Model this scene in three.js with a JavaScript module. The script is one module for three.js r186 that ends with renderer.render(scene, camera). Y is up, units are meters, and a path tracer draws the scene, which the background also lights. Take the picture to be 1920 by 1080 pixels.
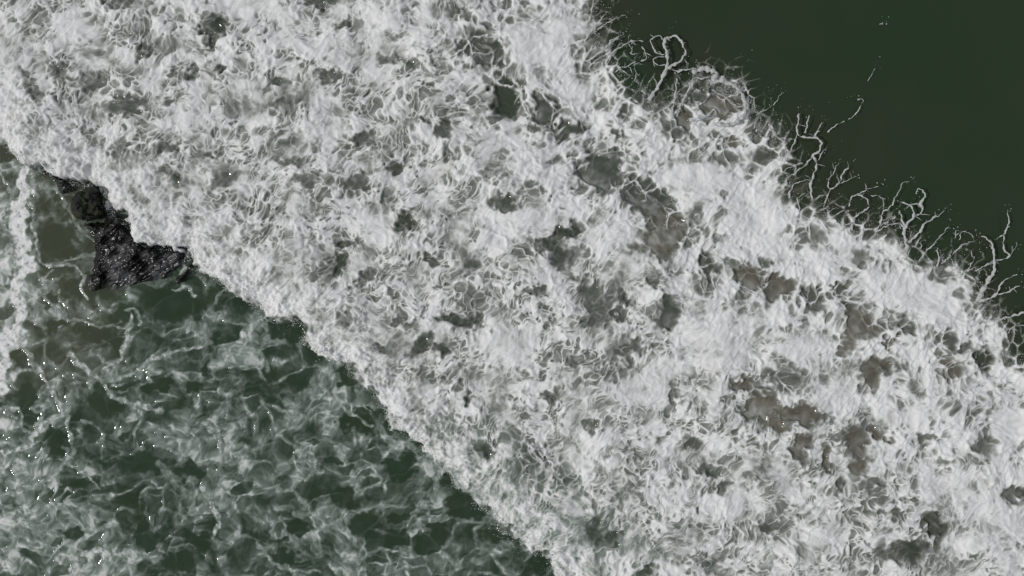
import * as THREE from 'three';
import { mergeGeometries } from 'three/addons/utils/BufferGeometryUtils.js';

// ---------- camera, sky, sun, exposure ----------
const S = 32;                                    // photograph pixels per metre on the sea
const H = 540 / S / Math.tan(THREE.MathUtils.degToRad(22.5));
const scene = new THREE.Scene();
const camera = new THREE.PerspectiveCamera(45, 16 / 9, 0.5, 6000);
camera.position.set(0, H, 0); camera.up.set(0, 0, -1); camera.lookAt(0, 0, 0);
const sunDir = new THREE.Vector3(-47, 40.7, 10).normalize();
{ // pale daytime sky with thin high cloud
  const w = 512, h = 256, d = new Float32Array(w * h * 4);
  for (let j = 0; j < h; j++) for (let i = 0; i < w; i++) {
    const el = ((j + .5) / h - .5) * Math.PI, up = Math.max(0, Math.sin(el)), k = (j * w + i) * 4;
    const t = Math.pow(1 - up, 2.2);
    d[k] = .39 + .26 * t; d[k + 1] = .41 + .25 * t; d[k + 2] = .44 + .23 * t; d[k + 3] = 1;
    if (el < 0) { d[k] = .3; d[k + 1] = .33; d[k + 2] = .35; }
  }
  const sky = new THREE.DataTexture(d, w, h, THREE.RGBAFormat, THREE.FloatType);
  sky.mapping = THREE.EquirectangularReflectionMapping; sky.magFilter = sky.minFilter = THREE.LinearFilter; sky.needsUpdate = true;
  scene.background = sky; scene.environment = sky;
}
const sun = new THREE.DirectionalLight(new THREE.Color(1, .975, .94), 2.6);
sun.position.copy(sunDir).multiplyScalar(120); sun.castShadow = true; sun.shadow.radius = 3;
Object.assign(sun.shadow.camera, { left: -60, right: 60, top: 40, bottom: -40, near: 1, far: 260 });
sun.shadow.mapSize.set(4096, 4096);
scene.add(sun, sun.target);
const renderer = new THREE.WebGLRenderer({ antialias: true });
renderer.toneMapping = THREE.LinearToneMapping; renderer.toneMappingExposure = .76;
renderer.shadowMap.enabled = true;

// ---------- helpers ----------
let seed = 12345;
const rnd = () => { seed |= 0; seed = seed + 0x6D2B79F5 | 0; let t = Math.imul(seed ^ seed >>> 15, 1 | seed); t = t + Math.imul(t ^ t >>> 7, 61 | t) ^ t; return ((t ^ t >>> 14) >>> 0) / 4294967296; };
const PT = new Uint8Array(512), GX = new Float32Array(256), GY = new Float32Array(256);
{ const p = [...Array(256).keys()]; for (let i = 255; i > 0; i--) { const j = Math.floor(rnd() * (i + 1)); [p[i], p[j]] = [p[j], p[i]]; } for (let i = 0; i < 512; i++) PT[i] = p[i & 255]; for (let i = 0; i < 256; i++) { const a = rnd() * 6.283185; GX[i] = Math.cos(a); GY[i] = Math.sin(a); } }
function noise(x, y) {                            // gradient noise, about -1..1
  const xi = Math.floor(x), yi = Math.floor(y), fx = x - xi, fy = y - yi, X = xi & 255, Y = yi & 255;
  const a = PT[X] + Y, b = PT[X + 1] + Y, g00 = PT[a & 511], g01 = PT[(a + 1) & 511], g10 = PT[b & 511], g11 = PT[(b + 1) & 511];
  const u = fx * fx * fx * (fx * (fx * 6 - 15) + 10), v = fy * fy * fy * (fy * (fy * 6 - 15) + 10);
  const n00 = GX[g00] * fx + GY[g00] * fy, n10 = GX[g10] * (fx - 1) + GY[g10] * fy, n01 = GX[g01] * fx + GY[g01] * (fy - 1), n11 = GX[g11] * (fx - 1) + GY[g11] * (fy - 1);
  const p = n00 + u * (n10 - n00), q = n01 + u * (n11 - n01);
  return (p + v * (q - p)) * 1.5;
}
const W2 = [0, 0, 0];
function worley(x, y) {                           // distances to the two nearest cell points
  const xi = Math.floor(x), yi = Math.floor(y); let f1 = 9, f2 = 9, id = 0;
  for (let j = -1; j <= 1; j++) for (let i = -1; i <= 1; i++) {
    const h = PT[(PT[(xi + i) & 255] + yi + j) & 511 & 255 | 0], k = PT[h + 1];
    const dx = xi + i + .08 + h * .0033 - x, dy = yi + j + .08 + k * .0033 - y, d = dx * dx + dy * dy;
    if (d < f1) { f2 = f1; f1 = d; id = PT[k + 7 & 511]; } else if (d < f2) f2 = d;
  }
  W2[0] = Math.sqrt(f1); W2[1] = Math.sqrt(f2); W2[2] = id / 255; return W2;
}
const cl = (x, a = 0, b = 1) => x < a ? a : x > b ? b : x;
const ss = (a, b, x) => { const t = cl((x - a) / (b - a)); return t * t * (3 - 2 * t); };
const mix = (a, b, t) => a + (b - a) * t;
const wx = px => (px - 960) / S, wz = py => (py - 540) / S;

// ---------- lay-out of the sea, on a plan 32 units to the metre ----------
const FRONT = [[-900, -520], [-300, 20], [-70, 190], [0, 250], [30, 290], [65, 316], [105, 322], [135, 345], [190, 350], [202, 392], [238, 402], [262, 452], [300, 465], [355, 465], [366, 500], [402, 522], [440, 545], [480, 575], [520, 600], [560, 606], [576, 640], [602, 664], [650, 680], [682, 722], [712, 757], [742, 797], [790, 832], [822, 872], [850, 905], [890, 935], [920, 970], [950, 1000], [985, 1020], [1015, 1032], [1030, 1060], [1062, 1090], [1300, 1330], [1900, 1960]];
const BACK = [[600, -700], [1000, -260], [1105, -60], [1112, 20], [1120, 60], [1135, 110], [1150, 152], [1168, 178], [1215, 190], [1262, 196], [1290, 170], [1330, 150], [1375, 165], [1398, 205], [1412, 232], [1448, 252], [1468, 300], [1466, 372], [1540, 402], [1600, 436], [1650, 432], [1690, 462], [1702, 496], [1788, 500], [1816, 532], [1842, 582], [1872, 622], [1892, 680], [1930, 696], [2100, 800], [2500, 1060], [3200, 1500]];
function sdf(line, x, y) {                        // signed distance to a polyline, positive on its right-hand/upper side
  let best = 1e12, sg = 1;
  for (let i = 0; i + 1 < line.length; i++) {
    const [ax, ay] = line[i], [bx, by] = line[i + 1], ex = bx - ax, ey = by - ay;
    const t = cl(((x - ax) * ex + (y - ay) * ey) / (ex * ex + ey * ey)), dx = x - ax - ex * t, dy = y - ay - ey * t, d = dx * dx + dy * dy;
    if (d < best - 1e-6) { best = d; sg = ex * (y - ay) - ey * (x - ax) < 0 ? 1 : -1; }
  }
  return Math.sqrt(best) * sg;
}
const BANDROWS = ['6768878686666666', '7677777668667777', '7766677786787777', '7777767877697677', '7778767676777887', '7777866777887777', '7777787777877778', '7777777667777787', '7777777786777768'];
const LOWROWS = ['464444444444444444', '532244444444444444', '622244444444444444', '711222444444444444', '831222334444444444', '742212345444444444', '742232454244444444', '733533344356444444', '442322333453444444', '642344344443444444', '753223344434444444', '653322454443454444', '764321224534353344', '677632124344534322'];
function grid(rows, cell, oy, x, y) {
  const nx = rows[0].length, ny = rows.length, gx = cl(x / cell - .5, 0, nx - 1.001), gy = cl((y - oy) / cell - .5, 0, ny - 1.001);
  const i = Math.floor(gx), j = Math.floor(gy), u = gx - i, v = gy - j, s = u * u * (3 - 2 * u), t = v * v * (3 - 2 * v);
  return mix(mix(+rows[j][i], +rows[j][i + 1], s), mix(+rows[j + 1][i], +rows[j + 1][i + 1], s), t) / 9;
}
// openings in the foam: x, y, rx, ry, turn, strength, kind (0 deep green, 1 silty green, 2 silty brown, 3 dark choppy, 4 thin milky)
const OPEN = [[195, 5, 16, 8, 0, .8, 3], [240, 18, 26, 15, -20, .9, 3], [415, 72, 22, 30, 20, .95, 3], [285, 108, 20, 10, 0, .8, 3], [370, 147, 16, 9, 0, .8, 3], [430, 136, 11, 6, 0, .8, 1], [80, 172, 15, 30, -20, .7, 3], [130, 140, 14, 16, 0, .6, 3], [195, 160, 24, 12, -20, .5, 1], [245, 205, 38, 16, 0, .5, 4], [530, 165, 24, 13, 0, .8, 3], [612, 10, 32, 15, 0, .9, 3], [625, 150, 20, 10, 0, .7, 1], [540, 200, 42, 15, -20, .6, 3], [240, 285, 18, 22, 0, .6, 1], [330, 282, 22, 12, -15, .6, 3], [400, 295, 28, 7, -10, .6, 3], [555, 310, 27, 12, 0, .7, 1], [582, 345, 26, 15, 20, .6, 1], [335, 330, 18, 11, 0, .6, 3], [430, 342, 32, 10, -20, .5, 4], [8, 285, 16, 26, 0, .9, 0],
[870, 40, 28, 13, 20, .9, 3], [905, 104, 50, 29, 0, 1.15, 1], [860, 122, 22, 16, 0, -.5, 4], [950, 186, 26, 42, 0, 1.25, 0], [977, 168, 9, 20, 0, .9, 0], [1018, 212, 30, 32, 40, 1.2, 1], [1062, 245, 42, 16, -20, .9, 1], [912, 60, 20, 8, 0, .8, 3], [750, 78, 30, 8, 0, .4, 3], [730, 118, 24, 8, 0, .6, 3], [650, 62, 18, 10, 0, .7, 3], [775, 125, 13, 8, 0, .7, 3], [690, 265, 14, 22, 20, .8, 1], [800, 235, 12, 9, 0, .7, 1], [830, 250, 15, 14, 0, .7, 1], [845, 287, 10, 22, 0, .7, 3], [745, 322, 22, 11, 0, .7, 1], [685, 348, 20, 18, 0, .6, 1], [925, 335, 36, 10, 0, .5, 3], [1122, 325, 44, 38, 20, 1.15, 1], [1215, 372, 54, 32, 30, 1.2, 1], [1246, 432, 42, 36, 0, 1.2, 2], [1225, 458, 44, 24, 0, .9, 2], [1160, 290, 14, 16, 0, .8, 3], [1090, 140, 14, 18, 0, .5, 4], [1100, 86, 32, 20, -30, .55, 4], [1105, 35, 20, 20, 0, .5, 4], [1010, 140, 16, 20, 0, .5, 4], [1085, 355, 20, 12, 0, .5, 3],
[765, 419, 18, 23, 0, 1, 3], [946, 386, 23, 15, 0, .9, 1], [1050, 444, 42, 15, -30, 1, 3], [1050, 482, 24, 18, 0, .8, 1], [815, 490, 13, 11, 0, .8, 3], [890, 500, 24, 14, 0, .6, 1], [655, 456, 15, 8, 0, .8, 3], [645, 496, 12, 17, 0, .9, 0], [695, 522, 18, 11, -40, .6, 3], [865, 600, 46, 11, 10, .8, 0], [800, 640, 24, 18, -30, .9, 0], [832, 652, 12, 15, 0, .7, 0], [720, 652, 20, 9, 35, .7, 3], [660, 600, 18, 13, -40, .7, 3], [1105, 545, 30, 20, 0, .7, 4], [1120, 578, 26, 30, 0, .65, 4], [1166, 560, 18, 12, 20, .8, 3], [1000, 546, 22, 8, 0, .6, 3], [1170, 655, 30, 22, -20, .8, 1], [1160, 590, 14, 9, 0, .7, 1], [1246, 586, 20, 28, 0, .9, 1], [1222, 530, 10, 15, 0, .7, 3], [875, 746, 9, 9, 0, .8, 3], [1075, 675, 16, 12, 0, .7, 3], [1030, 740, 20, 13, 0, .8, 3], [915, 835, 18, 17, 0, .7, 0], [980, 700, 14, 8, 0, .5, 3], [745, 600, 14, 10, 0, .5, 1],
[1325, 502, 20, 23, 0, 1, 1], [1395, 496, 9, 8, 0, .9, 3], [1440, 483, 6, 6, 0, .9, 3], [1400, 526, 30, 26, 0, 1.05, 2], [1455, 538, 32, 20, -10, 1.05, 2], [1520, 556, 22, 25, 0, 1.05, 1], [1600, 606, 38, 30, -20, 1, 2], [1580, 640, 24, 18, 0, .8, 2], [1660, 636, 24, 10, -10, .9, 2], [1630, 682, 32, 12, -15, .9, 2], [1690, 610, 11, 15, 0, .8, 1], [1765, 635, 17, 22, 0, .8, 1], [1790, 655, 26, 8, 0, .9, 3], [1770, 692, 24, 25, 0, .9, 2], [1840, 672, 22, 22, 0, 1, 0], [1570, 542, 15, 12, 0, .8, 1], [1580, 570, 17, 10, 0, .7, 1], [1627, 570, 11, 10, 0, .8, 3], [1515, 440, 20, 17, 0, .6, 4], [1610, 480, 22, 15, 0, .6, 4], [1652, 440, 24, 13, 0, .65, 4], [1770, 520, 22, 12, 0, .7, 4], [1462, 706, 22, 18, 0, .7, 4], [1282, 440, 11, 32, 0, .9, 3], [1345, 446, 10, 12, 0, .6, 3], [1490, 350, 20, 14, 0, .7, 4], [1360, 300, 28, 14, 0, .7, 4], [1280, 300, 22, 12, 0, .5, 4], [1420, 300, 18, 20, 0, .65, 4],
[1350, 200, 34, 23, 0, 1.3, 2], [1352, 168, 30, 13, 10, 1.1, 1], [1281, 226, 15, 20, 0, 1.2, 2], [1340, 227, 26, 6, 0, .8, 2], [1258, 255, 14, 16, 0, .7, 4], [1235, 200, 18, 22, 0, .6, 4], [1210, 190, 16, 22, 0, .6, 4], [1170, 215, 14, 20, -30, .8, 1], [1160, 255, 12, 14, 0, .7, 1], [1365, 268, 26, 10, -10, .8, 2], [1420, 255, 12, 9, 0, .9, 1], [1448, 268, 12, 9, 0, .9, 1], [1443, 290, 18, 10, 0, .9, 1], [1310, 180, 14, 12, 0, .8, 1],
[1466, 712, 28, 26, 0, .7, 4], [1420, 757, 34, 27, 0, 1.05, 2], [1482, 770, 50, 16, 0, 1, 2], [1440, 792, 32, 10, 0, .7, 2], [1380, 716, 22, 11, 0, .8, 2], [1492, 830, 18, 28, 0, .9, 2], [1290, 825, 15, 13, 0, .8, 1], [1540, 852, 11, 24, 0, .9, 2], [1592, 825, 22, 32, 0, .9, 2], [1602, 865, 22, 14, -20, .8, 2], [1640, 815, 24, 8, 30, .8, 2], [1725, 815, 34, 8, 5, .6, 1], [1622, 705, 17, 32, 0, .9, 2], [1830, 835, 26, 22, 0, .65, 1], [1890, 920, 32, 15, 0, 1, 1], [1738, 978, 18, 34, -30, 1, 3], [1680, 1022, 46, 20, 0, .85, 0], [1742, 1010, 14, 20, 0, .7, 3], [1345, 905, 13, 8, 0, .7, 3], [1206, 1056, 22, 10, -10, .8, 0], [1150, 1000, 18, 11, 0, .7, 0], [1260, 740, 9, 20, 0, .6, 1], [1225, 820, 15, 8, 0, .6, 3], [1112, 985, 15, 30, 0, .5, 0], [1430, 980, 20, 12, 0, .7, 1], [1105, 790, 14, 11, 0, .7, 3], [1320, 880, 16, 10, 0, .6, 1], [1560, 905, 10, 8, 0, .6, 3], [1660, 950, 22, 12, 20, .6, 1], [1620, 900, 20, 12, 0, .5, 1], [1400, 880, 12, 8, 0, .5, 3], [1850, 770, 20, 10, 0, .5, 1], [1760, 860, 16, 9, 0, .5, 1]];
const LOWOPEN = [[105, 612, 26, 13, 0, .8], [180, 632, 46, 20, 5, .9], [50, 745, 26, 28, 0, .9], [55, 782, 20, 24, 0, .8], [105, 832, 25, 36, 0, .9], [150, 902, 42, 18, 10, .9], [200, 752, 46, 38, 0, .8], [235, 725, 26, 10, 0, .9], [302, 722, 42, 14, -5, .9], [362, 722, 18, 14, 0, .8], [385, 690, 10, 18, 0, .8], [470, 726, 20, 16, 0, .8], [505, 735, 30, 18, 0, .6], [545, 618, 42, 24, 0, 1], [505, 700, 15, 40, 0, .7], [270, 870, 62, 30, 0, .8], [350, 880, 42, 22, 0, .8], [130, 1002, 22, 14, 0, .7], [275, 1010, 34, 26, 0, .9], [340, 1052, 42, 26, 0, .9], [372, 1015, 26, 16, 0, .9], [530, 1045, 32, 13, 0, .9], [525, 1015, 20, 9, 0, .7], [625, 865, 26, 16, 0, .8], [650, 700, 24, 22, 0, 1], [665, 790, 30, 22, 0, 1], [690, 767, 16, 8, 45, .9], [750, 878, 34, 24, 0, 1], [684, 980, 36, 26, -40, .9], [808, 1012, 42, 24, -40, 1], [745, 1012, 32, 22, 0, .9], [558, 986, 23, 20, 0, 1], [644, 931, 28, 20, 0, .9], [875, 950, 44, 24, 20, 1], [1012, 1062, 18, 30, 0, 1], [591, 825, 15, 10, 0, .8], [740, 969, 20, 12, 0, .8], [160, 540, 60, 30, 0, .9], [110, 470, 40, 60, 0, 1], [90, 560, 30, 16, 0, .7], [330, 570, 70, 40, 0, .9], [230, 590, 40, 16, 0, .8], [410, 560, 40, 26, 0, .7], [20, 420, 12, 40, 0, .5], [20, 530, 10, 24, 0, .5], [840, 900, 20, 14, 30, .9], [940, 1000, 26, 20, 0, .7], [700, 730, 12, 14, 0, .6], [300, 640, 40, 12, -10, .6]];
// foam trails lying on the water in front of the wave: width, strength, points
const TRAIL = [[17, 1.25, [[52, 318], [44, 360], [38, 420], [46, 480], [30, 540], [34, 590], [14, 650], [4, 705], [-30, 760]]], [5, .7, [[6, 330], [22, 372], [12, 410], [-10, 440]]], [4, .65, [[-5, 500], [14, 470], [24, 440]]], [3.5, .75, [[62, 360], [66, 430], [74, 480], [92, 494], [135, 497], [150, 512], [158, 535]]], [2.5, .6, [[92, 494], [140, 484], [164, 478], [190, 484]]], [3, .6, [[72, 545], [84, 530], [100, 505]]], [3, .65, [[70, 545], [100, 570], [125, 598], [160, 602], [205, 612], [240, 612]]], [3, .6, [[108, 545], [120, 575], [130, 600]]], [5, .8, [[248, 590], [240, 625], [236, 650], [215, 680], [195, 695]]], [7, .75, [[130, 665], [160, 690], [190, 715], [225, 750], [262, 762], [300, 770]]], [5, .7, [[190, 715], [250, 700], [290, 672], [345, 655], [395, 640]]], [5, .75, [[40, 640], [70, 690], [95, 730], [115, 765], [128, 800], [132, 850], [100, 892], [60, 912], [0, 930]]], [4, .7, [[0, 770], [35, 770], [42, 800], [58, 812], [75, 800], [80, 770]]], [3, .7, [[130, 870], [160, 890], [190, 915]]], [6, .85, [[0, 850], [50, 835], [70, 810], [90, 790]]], [4, .6, [[88, 880], [80, 930], [60, 980], [100, 1030], [150, 1050]]], [9, .85, [[130, 1080], [150, 1045], [190, 1030], [205, 1050]]], [4, .7, [[400, 780], [412, 820], [420, 850], [440, 855]]], [5, .7, [[575, 900], [590, 870], [580, 840]]], [4, .7, [[600, 720], [640, 760], [680, 790], [700, 800]]], [4, .6, [[760, 830], [790, 860], [815, 895], [815, 930], [780, 960], [760, 985]]], [4, .65, [[670, 1060], [700, 1035], [725, 1030], [770, 1040]]], [4, .6, [[480, 1020], [530, 1068], [600, 1070]]], [5, .8, [[395, 940], [410, 975], [400, 1010]]], [12, .55, [[610, 690], [600, 720], [570, 740], [540, 790]]], [9, .5, [[300, 870], [330, 910], [380, 935], [430, 940]]], [2, .6, [[118, 375], [128, 395], [150, 430], [180, 455], [205, 470]]], [3, .7, [[60, 345], [100, 350], [118, 375]]], [3, .8, [[158, 520], [154, 540], [164, 560]]], [3.5, .7, [[240, 585], [255, 578], [262, 610]]], [3, .75, [[325, 545], [350, 540], [365, 552]]], [3, .5, [[440, 520], [400, 570], [380, 610], [360, 650]]], [6, .6, [[480, 590], [500, 620], [490, 660], [500, 690]]]];
const BANDTRAIL = [[4, .95, [[1045, 178], [1050, 155], [1075, 142], [1105, 146], [1122, 165], [1120, 188], [1100, 204], [1070, 206]]], [3, .9, [[1058, 176], [1064, 160], [1086, 156], [1104, 168], [1098, 184], [1076, 188]]], [4, .95, [[985, 118], [1000, 155], [1020, 185], [1045, 208]]], [3, .9, [[960, 150], [975, 180], [985, 215], [1000, 235]]], [3, .85, [[845, 92], [880, 80], [930, 78], [945, 100], [950, 130]]], [3.5, .95, [[1160, 300], [1200, 325], [1235, 340], [1262, 372], [1280, 400]]], [4, .95, [[1690, 500], [1740, 504], [1800, 506], [1812, 520]]], [3.5, .9, [[1830, 580], [1865, 612], [1880, 650], [1895, 690]]], [7, 1, [[1330, 150], [1355, 150], [1378, 160], [1395, 183], [1398, 202], [1392, 220], [1376, 230], [1358, 235], [1336, 232]]], [6, .7, [[1300, 130], [1324, 129], [1342, 137], [1342, 148]]], [3, .7, [[1341, 218], [1317, 220], [1296, 226]]], [2.5, .6, [[1320, 172], [1345, 178], [1365, 186], [1378, 205], [1388, 214]]], [3, .6, [[1259, 222], [1263, 190], [1268, 160], [1270, 145]]], [3, .6, [[1268, 220], [1282, 184], [1292, 166]]], [3, .6, [[1445, 705], [1452, 690], [1470, 688], [1492, 705], [1490, 722], [1460, 735], [1445, 722], [1443, 705]]], [3, .6, [[1460, 738], [1490, 745], [1530, 748], [1550, 740]]], [3, .7, [[1513, 800], [1518, 830], [1512, 865]]], [2, .5, [[900, 90], [925, 100], [918, 125]]], [2.5, .6, [[1290, 140], [1330, 500], [1330, 500]]].slice(0, 0), [2.5, .5, [[1370, 540], [1410, 550], [1425, 560]]], [2, .5, [[1420, 500], [1424, 530], [1440, 545]]], [2, .5, [[1190, 360], [1230, 380], [1250, 400]]], [2, .5, [[1220, 440], [1250, 425], [1280, 420]]], [2, .5, [[1590, 610], [1605, 600], [1620, 585]]], [2, .5, [[1580, 625], [1610, 640], [1630, 655]]]].filter(a => a.length);

// places where the foam lies thick and closed: x, y, rx, ry
const THICK = [[480, 22, 60, 30], [720, 60, 60, 40], [1000, 100, 50, 60], [1060, 60, 50, 40], [1085, 168, 42, 30], [370, 240, 42, 30], [640, 110, 40, 24], [920, 270, 60, 25], [1000, 410, 70, 34], [1300, 335, 80, 50], [1420, 405, 70, 50], [1560, 470, 60, 26], [1720, 560, 90, 40], [1630, 525, 40, 26], [1500, 640, 50, 30], [1330, 640, 60, 50], [1180, 470, 36, 50], [1400, 600, 50, 20], [1850, 965, 60, 80], [1780, 905, 50, 36], [1700, 770, 60, 26], [1170, 740, 50, 30], [950, 650, 60, 40], [1250, 690, 40, 24], [700, 420, 50, 26], [820, 385, 34, 20], [600, 255, 60, 22], [160, 60, 40, 26], [30, 130, 40, 60], [1880, 790, 40, 40], [1560, 730, 40, 26], [1380, 930, 40, 24], [1250, 920, 36, 24]];
function region(x0, y0, step, nx, ny) {           // samples the sea on a grid of the plan: height in metres, foam cover, colour
  const N = nx * ny, cut = new Float32Array(N), silt = new Float32Array(N), brown = new Float32Array(N), chopx = new Float32Array(N), add = new Float32Array(N), milk = new Float32Array(N), thick = new Float32Array(N);
  const stamp = (x, y, rx, ry, fn) => {
    const i0 = Math.max(0, Math.floor((x - rx - x0) / step)), i1 = Math.min(nx - 1, Math.ceil((x + rx - x0) / step)), j0 = Math.max(0, Math.floor((y - ry - y0) / step)), j1 = Math.min(ny - 1, Math.ceil((y + ry - y0) / step));
    for (let j = j0; j <= j1; j++) for (let i = i0; i <= i1; i++) fn(j * nx + i, x0 + i * step, y0 + j * step);
  };
  const wob = (X, Y) => [X + 13 * noise(X / 26, Y / 26 + 7) + 7 * noise(X / 10 + 3, Y / 10), Y + 13 * noise(X / 26 + 31, Y / 26) + 7 * noise(X / 10, Y / 10 + 17)];
  const hole = (o, kind) => {
    const [x, y, rx, ry, a, s] = o, ca = Math.cos(a * .01745), sa = Math.sin(a * .01745), R = Math.max(rx, ry) * 1.7 + 16;
    stamp(x, y, R, R, (k, X, Y) => {
      const [U, V] = wob(X, Y), dx = U - x, dy = V - y, e = Math.hypot((dx * ca + dy * sa) / rx, (dy * ca - dx * sa) / ry), ragged = (.5 + .9 * noise(X / 21 + x, Y / 21 + y)) * (s >= 1 ? .45 : 1), m = 1 - ss(kind === 4 ? .3 : mix(.72, .1, cl(ragged)), kind === 4 ? 1.55 : mix(1.18, 1.6, cl(ragged)), e);
      if (m <= 0) return;
      if (s < 0) { cut[k] = Math.max(0, cut[k] + s * m); return; }
      cut[k] = Math.max(cut[k], m * s);
      milk[k] = Math.max(milk[k], m * ss(-.5, 1.1, (dy - dx * .3) / ry + .5 * noise(X / 15, Y / 15 + x)));
      if (kind === 1 || kind === 4) silt[k] = Math.max(silt[k], m * (kind === 4 ? 1 : .75));
      if (kind === 2) { silt[k] = Math.max(silt[k], m); brown[k] = Math.max(brown[k], m); }
      if (kind === 3) { chopx[k] = Math.max(chopx[k], m); silt[k] = Math.max(silt[k], m * .35); }
    });
  };
  for (const o of OPEN) hole(o[6] === 3 && o[5] < .95 ? [...o.slice(0, 5), o[5] * .72] : o, o[6]);
  for (const o of LOWOPEN) hole(o, 0);
  for (const [x, y, rx, ry] of THICK) stamp(x, y, rx * 1.6 + 14, ry * 1.6 + 14, (k, X, Y) => { const [U, V] = wob(X, Y); thick[k] = Math.max(thick[k], 1 - ss(.2, 1.5, Math.hypot((U - x) / rx, (V - y) / ry))); });
  const trail = ([w, s, pts]) => {
    const c = new THREE.CatmullRomCurve3(pts.map(p => new THREE.Vector3(p[0], p[1], 0))).getSpacedPoints(pts.length * 8);
    for (let q = 0; q + 1 < c.length; q++) {
      const a = c[q], b = c[q + 1], R = w * 2.4 + 14, mx = (a.x + b.x) / 2, my = (a.y + b.y) / 2, ex = b.x - a.x, ey = b.y - a.y, L = ex * ex + ey * ey + 1e-9;
      stamp(mx, my, R + 8, R + 8, (k, X, Y) => {
        const ww0 = w > 10 ? 17 : 6, wf = w > 10 ? 44 : 22, [U, V] = [X + ww0 * noise(X / wf, Y / wf + 7) + 2.5 * noise(X / 8 + 3, Y / 8), Y + ww0 * noise(X / wf + 31, Y / wf) + 2.5 * noise(X / 8, Y / 8 + 17)];
        const t = cl(((U - a.x) * ex + (V - a.y) * ey) / L), d = Math.hypot(U - a.x - ex * t, V - a.y - ey * t), ww = w * (1 + .6 * noise(X / 15 + 50, Y / 15));
        const m = s * (1 - ss(ww * .4, ww * 1.25 + 1.2, d)) * (.78 + .35 * noise(X / 10 + 70, Y / 10) + .2 * noise(X / 4, Y / 4 + 7));
        if (m > add[k]) add[k] = m;
      });
    }
  };
  TRAIL.forEach(trail); BANDTRAIL.forEach(trail);
  // distances to the two edges of the wave, on a coarser lattice
  const q = 4, gx = Math.ceil(nx / q) + 2, gy = Math.ceil(ny / q) + 2, fd = new Float32Array(gx * gy), bd = new Float32Array(gx * gy);
  for (let j = 0; j < gy; j++) for (let i = 0; i < gx; i++) { const x = x0 + i * q * step, y = y0 + j * q * step; fd[j * gx + i] = sdf(FRONT, x, y); bd[j * gx + i] = -sdf(BACK, x, y); }
  const lut = (A, i, j) => { const a = i / q, b = j / q, u = Math.floor(a), v = Math.floor(b), s = a - u, t = b - v, k = v * gx + u; return mix(mix(A[k], A[k + 1], s), mix(A[k + gx], A[k + gx + 1], s), t); };
  const height = new Float32Array(N), cover = new Float32Array(N), col = new Float32Array(N * 3), side = new Uint8Array(N);
  for (let j = 0; j < ny; j++) for (let i = 0; i < nx; i++) {
    const k = j * nx + i, X = x0 + i * step, Y = y0 + j * step;
    // swirling flow: the plan is dragged along eddies and crumpled
    const e = 2, a0 = noise(X / 150, Y / 150), ax = noise((X + e) / 150, Y / 150), ay = noise(X / 150, (Y + e) / 150);
    let u = X + (ay - a0) / e * 800, v = Y - (ax - a0) / e * 800;
    const q1 = noise(X / 48 + 9, Y / 48), q2 = noise(X / 48, Y / 48 + 21), q3 = noise(X / 15 + 3, Y / 15), q4 = noise(X / 15, Y / 15 + 8);
    u += 8 * q1 + 2.4 * q3; v += 8 * q2 + 2.4 * q4;
    const q5 = noise(u / 6.5 + 3, v / 6.5), q6 = noise(u / 6.5, v / 6.5 + 8), u2 = u + 1.3 * q5, v2 = v + 1.3 * q6;
    const F = lut(fd, i, j) + 11 * noise(X / 52 + 9, Y / 52) + 8 * noise(X / 24, Y / 24 + 60) + 5 * noise(X / 11 + 20, Y / 11) + 3 * noise(X / 4.5, Y / 4.5), B = lut(bd, i, j) + 9 * noise(X / 24, Y / 24 + 4) + 12 * noise(X / 45, Y / 45 + 90);
    // strands and cells of foam; each cell is filled to its own degree. Cells lie drawn out across the wave
    const onWave = F > 0, s1 = onWave ? (u2 * .6 - v2 * .8) * 1.16 : ((u2 + 9 * q2) * .94 - (v2 + 9 * q1) * .34) * .8, s2 = onWave ? (u2 * .8 + v2 * .6) * 1.39 : ((u2 + 9 * q2) * .34 + (v2 + 9 * q1) * .94) * 1.22;
    const fine = noise(u2 / 4.2 + 11, v2 / 4.2);
    let w = worley(s1 / 58, s2 / 58); const g1 = w[1] - w[0], f1 = w[2], l1 = 1 - ss(.02, .32, g1), t1 = 1 - ss(.02, .13 + .06 * q3, g1);
    w = worley(s1 / 28 + 30, s2 / 28); const g2 = w[1] - w[0], f2 = w[2], l2 = 1 - ss(.03, .42, g2), t2 = 1 - ss(.02, .19 + .07 * q5, g2);
    w = worley(s1 / 14 + 70, s2 / 14); const g3 = w[1] - w[0], f3 = w[2], l3 = 1 - ss(.04, .5, g3), t3 = 1 - ss(.04, .32, g3);
    const r1 = 1 - Math.abs(noise(s1 / 85, s2 / 50)), r2 = 1 - Math.abs(noise(s1 / 40 + 40, s2 / 25)), r3 = 1 - Math.abs(noise(u2 / 8.5, v2 / 8.5 + 70));
    const rib = ss(.88, .985, r1), rib2 = ss(.86, .98, r2);
    const patch = noise(X / 60 + 13, Y / 60 + 8), patch2 = noise(u / 30 + 60, v / 30), patch3 = noise(u2 / 13, v2 / 13 + 33);
    const edgeF = ss(-2.5, 2.5, F), edgeB = ss(-26, 24, B), roll = edgeF * (1 - ss(25, 130, F)), lowR = 1 - edgeF;
    const cutk = cut[k];
    // the same, dragged and folded harder: torn ribbons of churned foam
    const uA = X + (ay - a0) / e * 900 + 10 * noise(X / 42 + 9, Y / 42) + 3.6 * q3, vA = Y - (ax - a0) / e * 900 + 10 * noise(X / 42, Y / 42 + 21) + 3.6 * q4;
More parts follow.
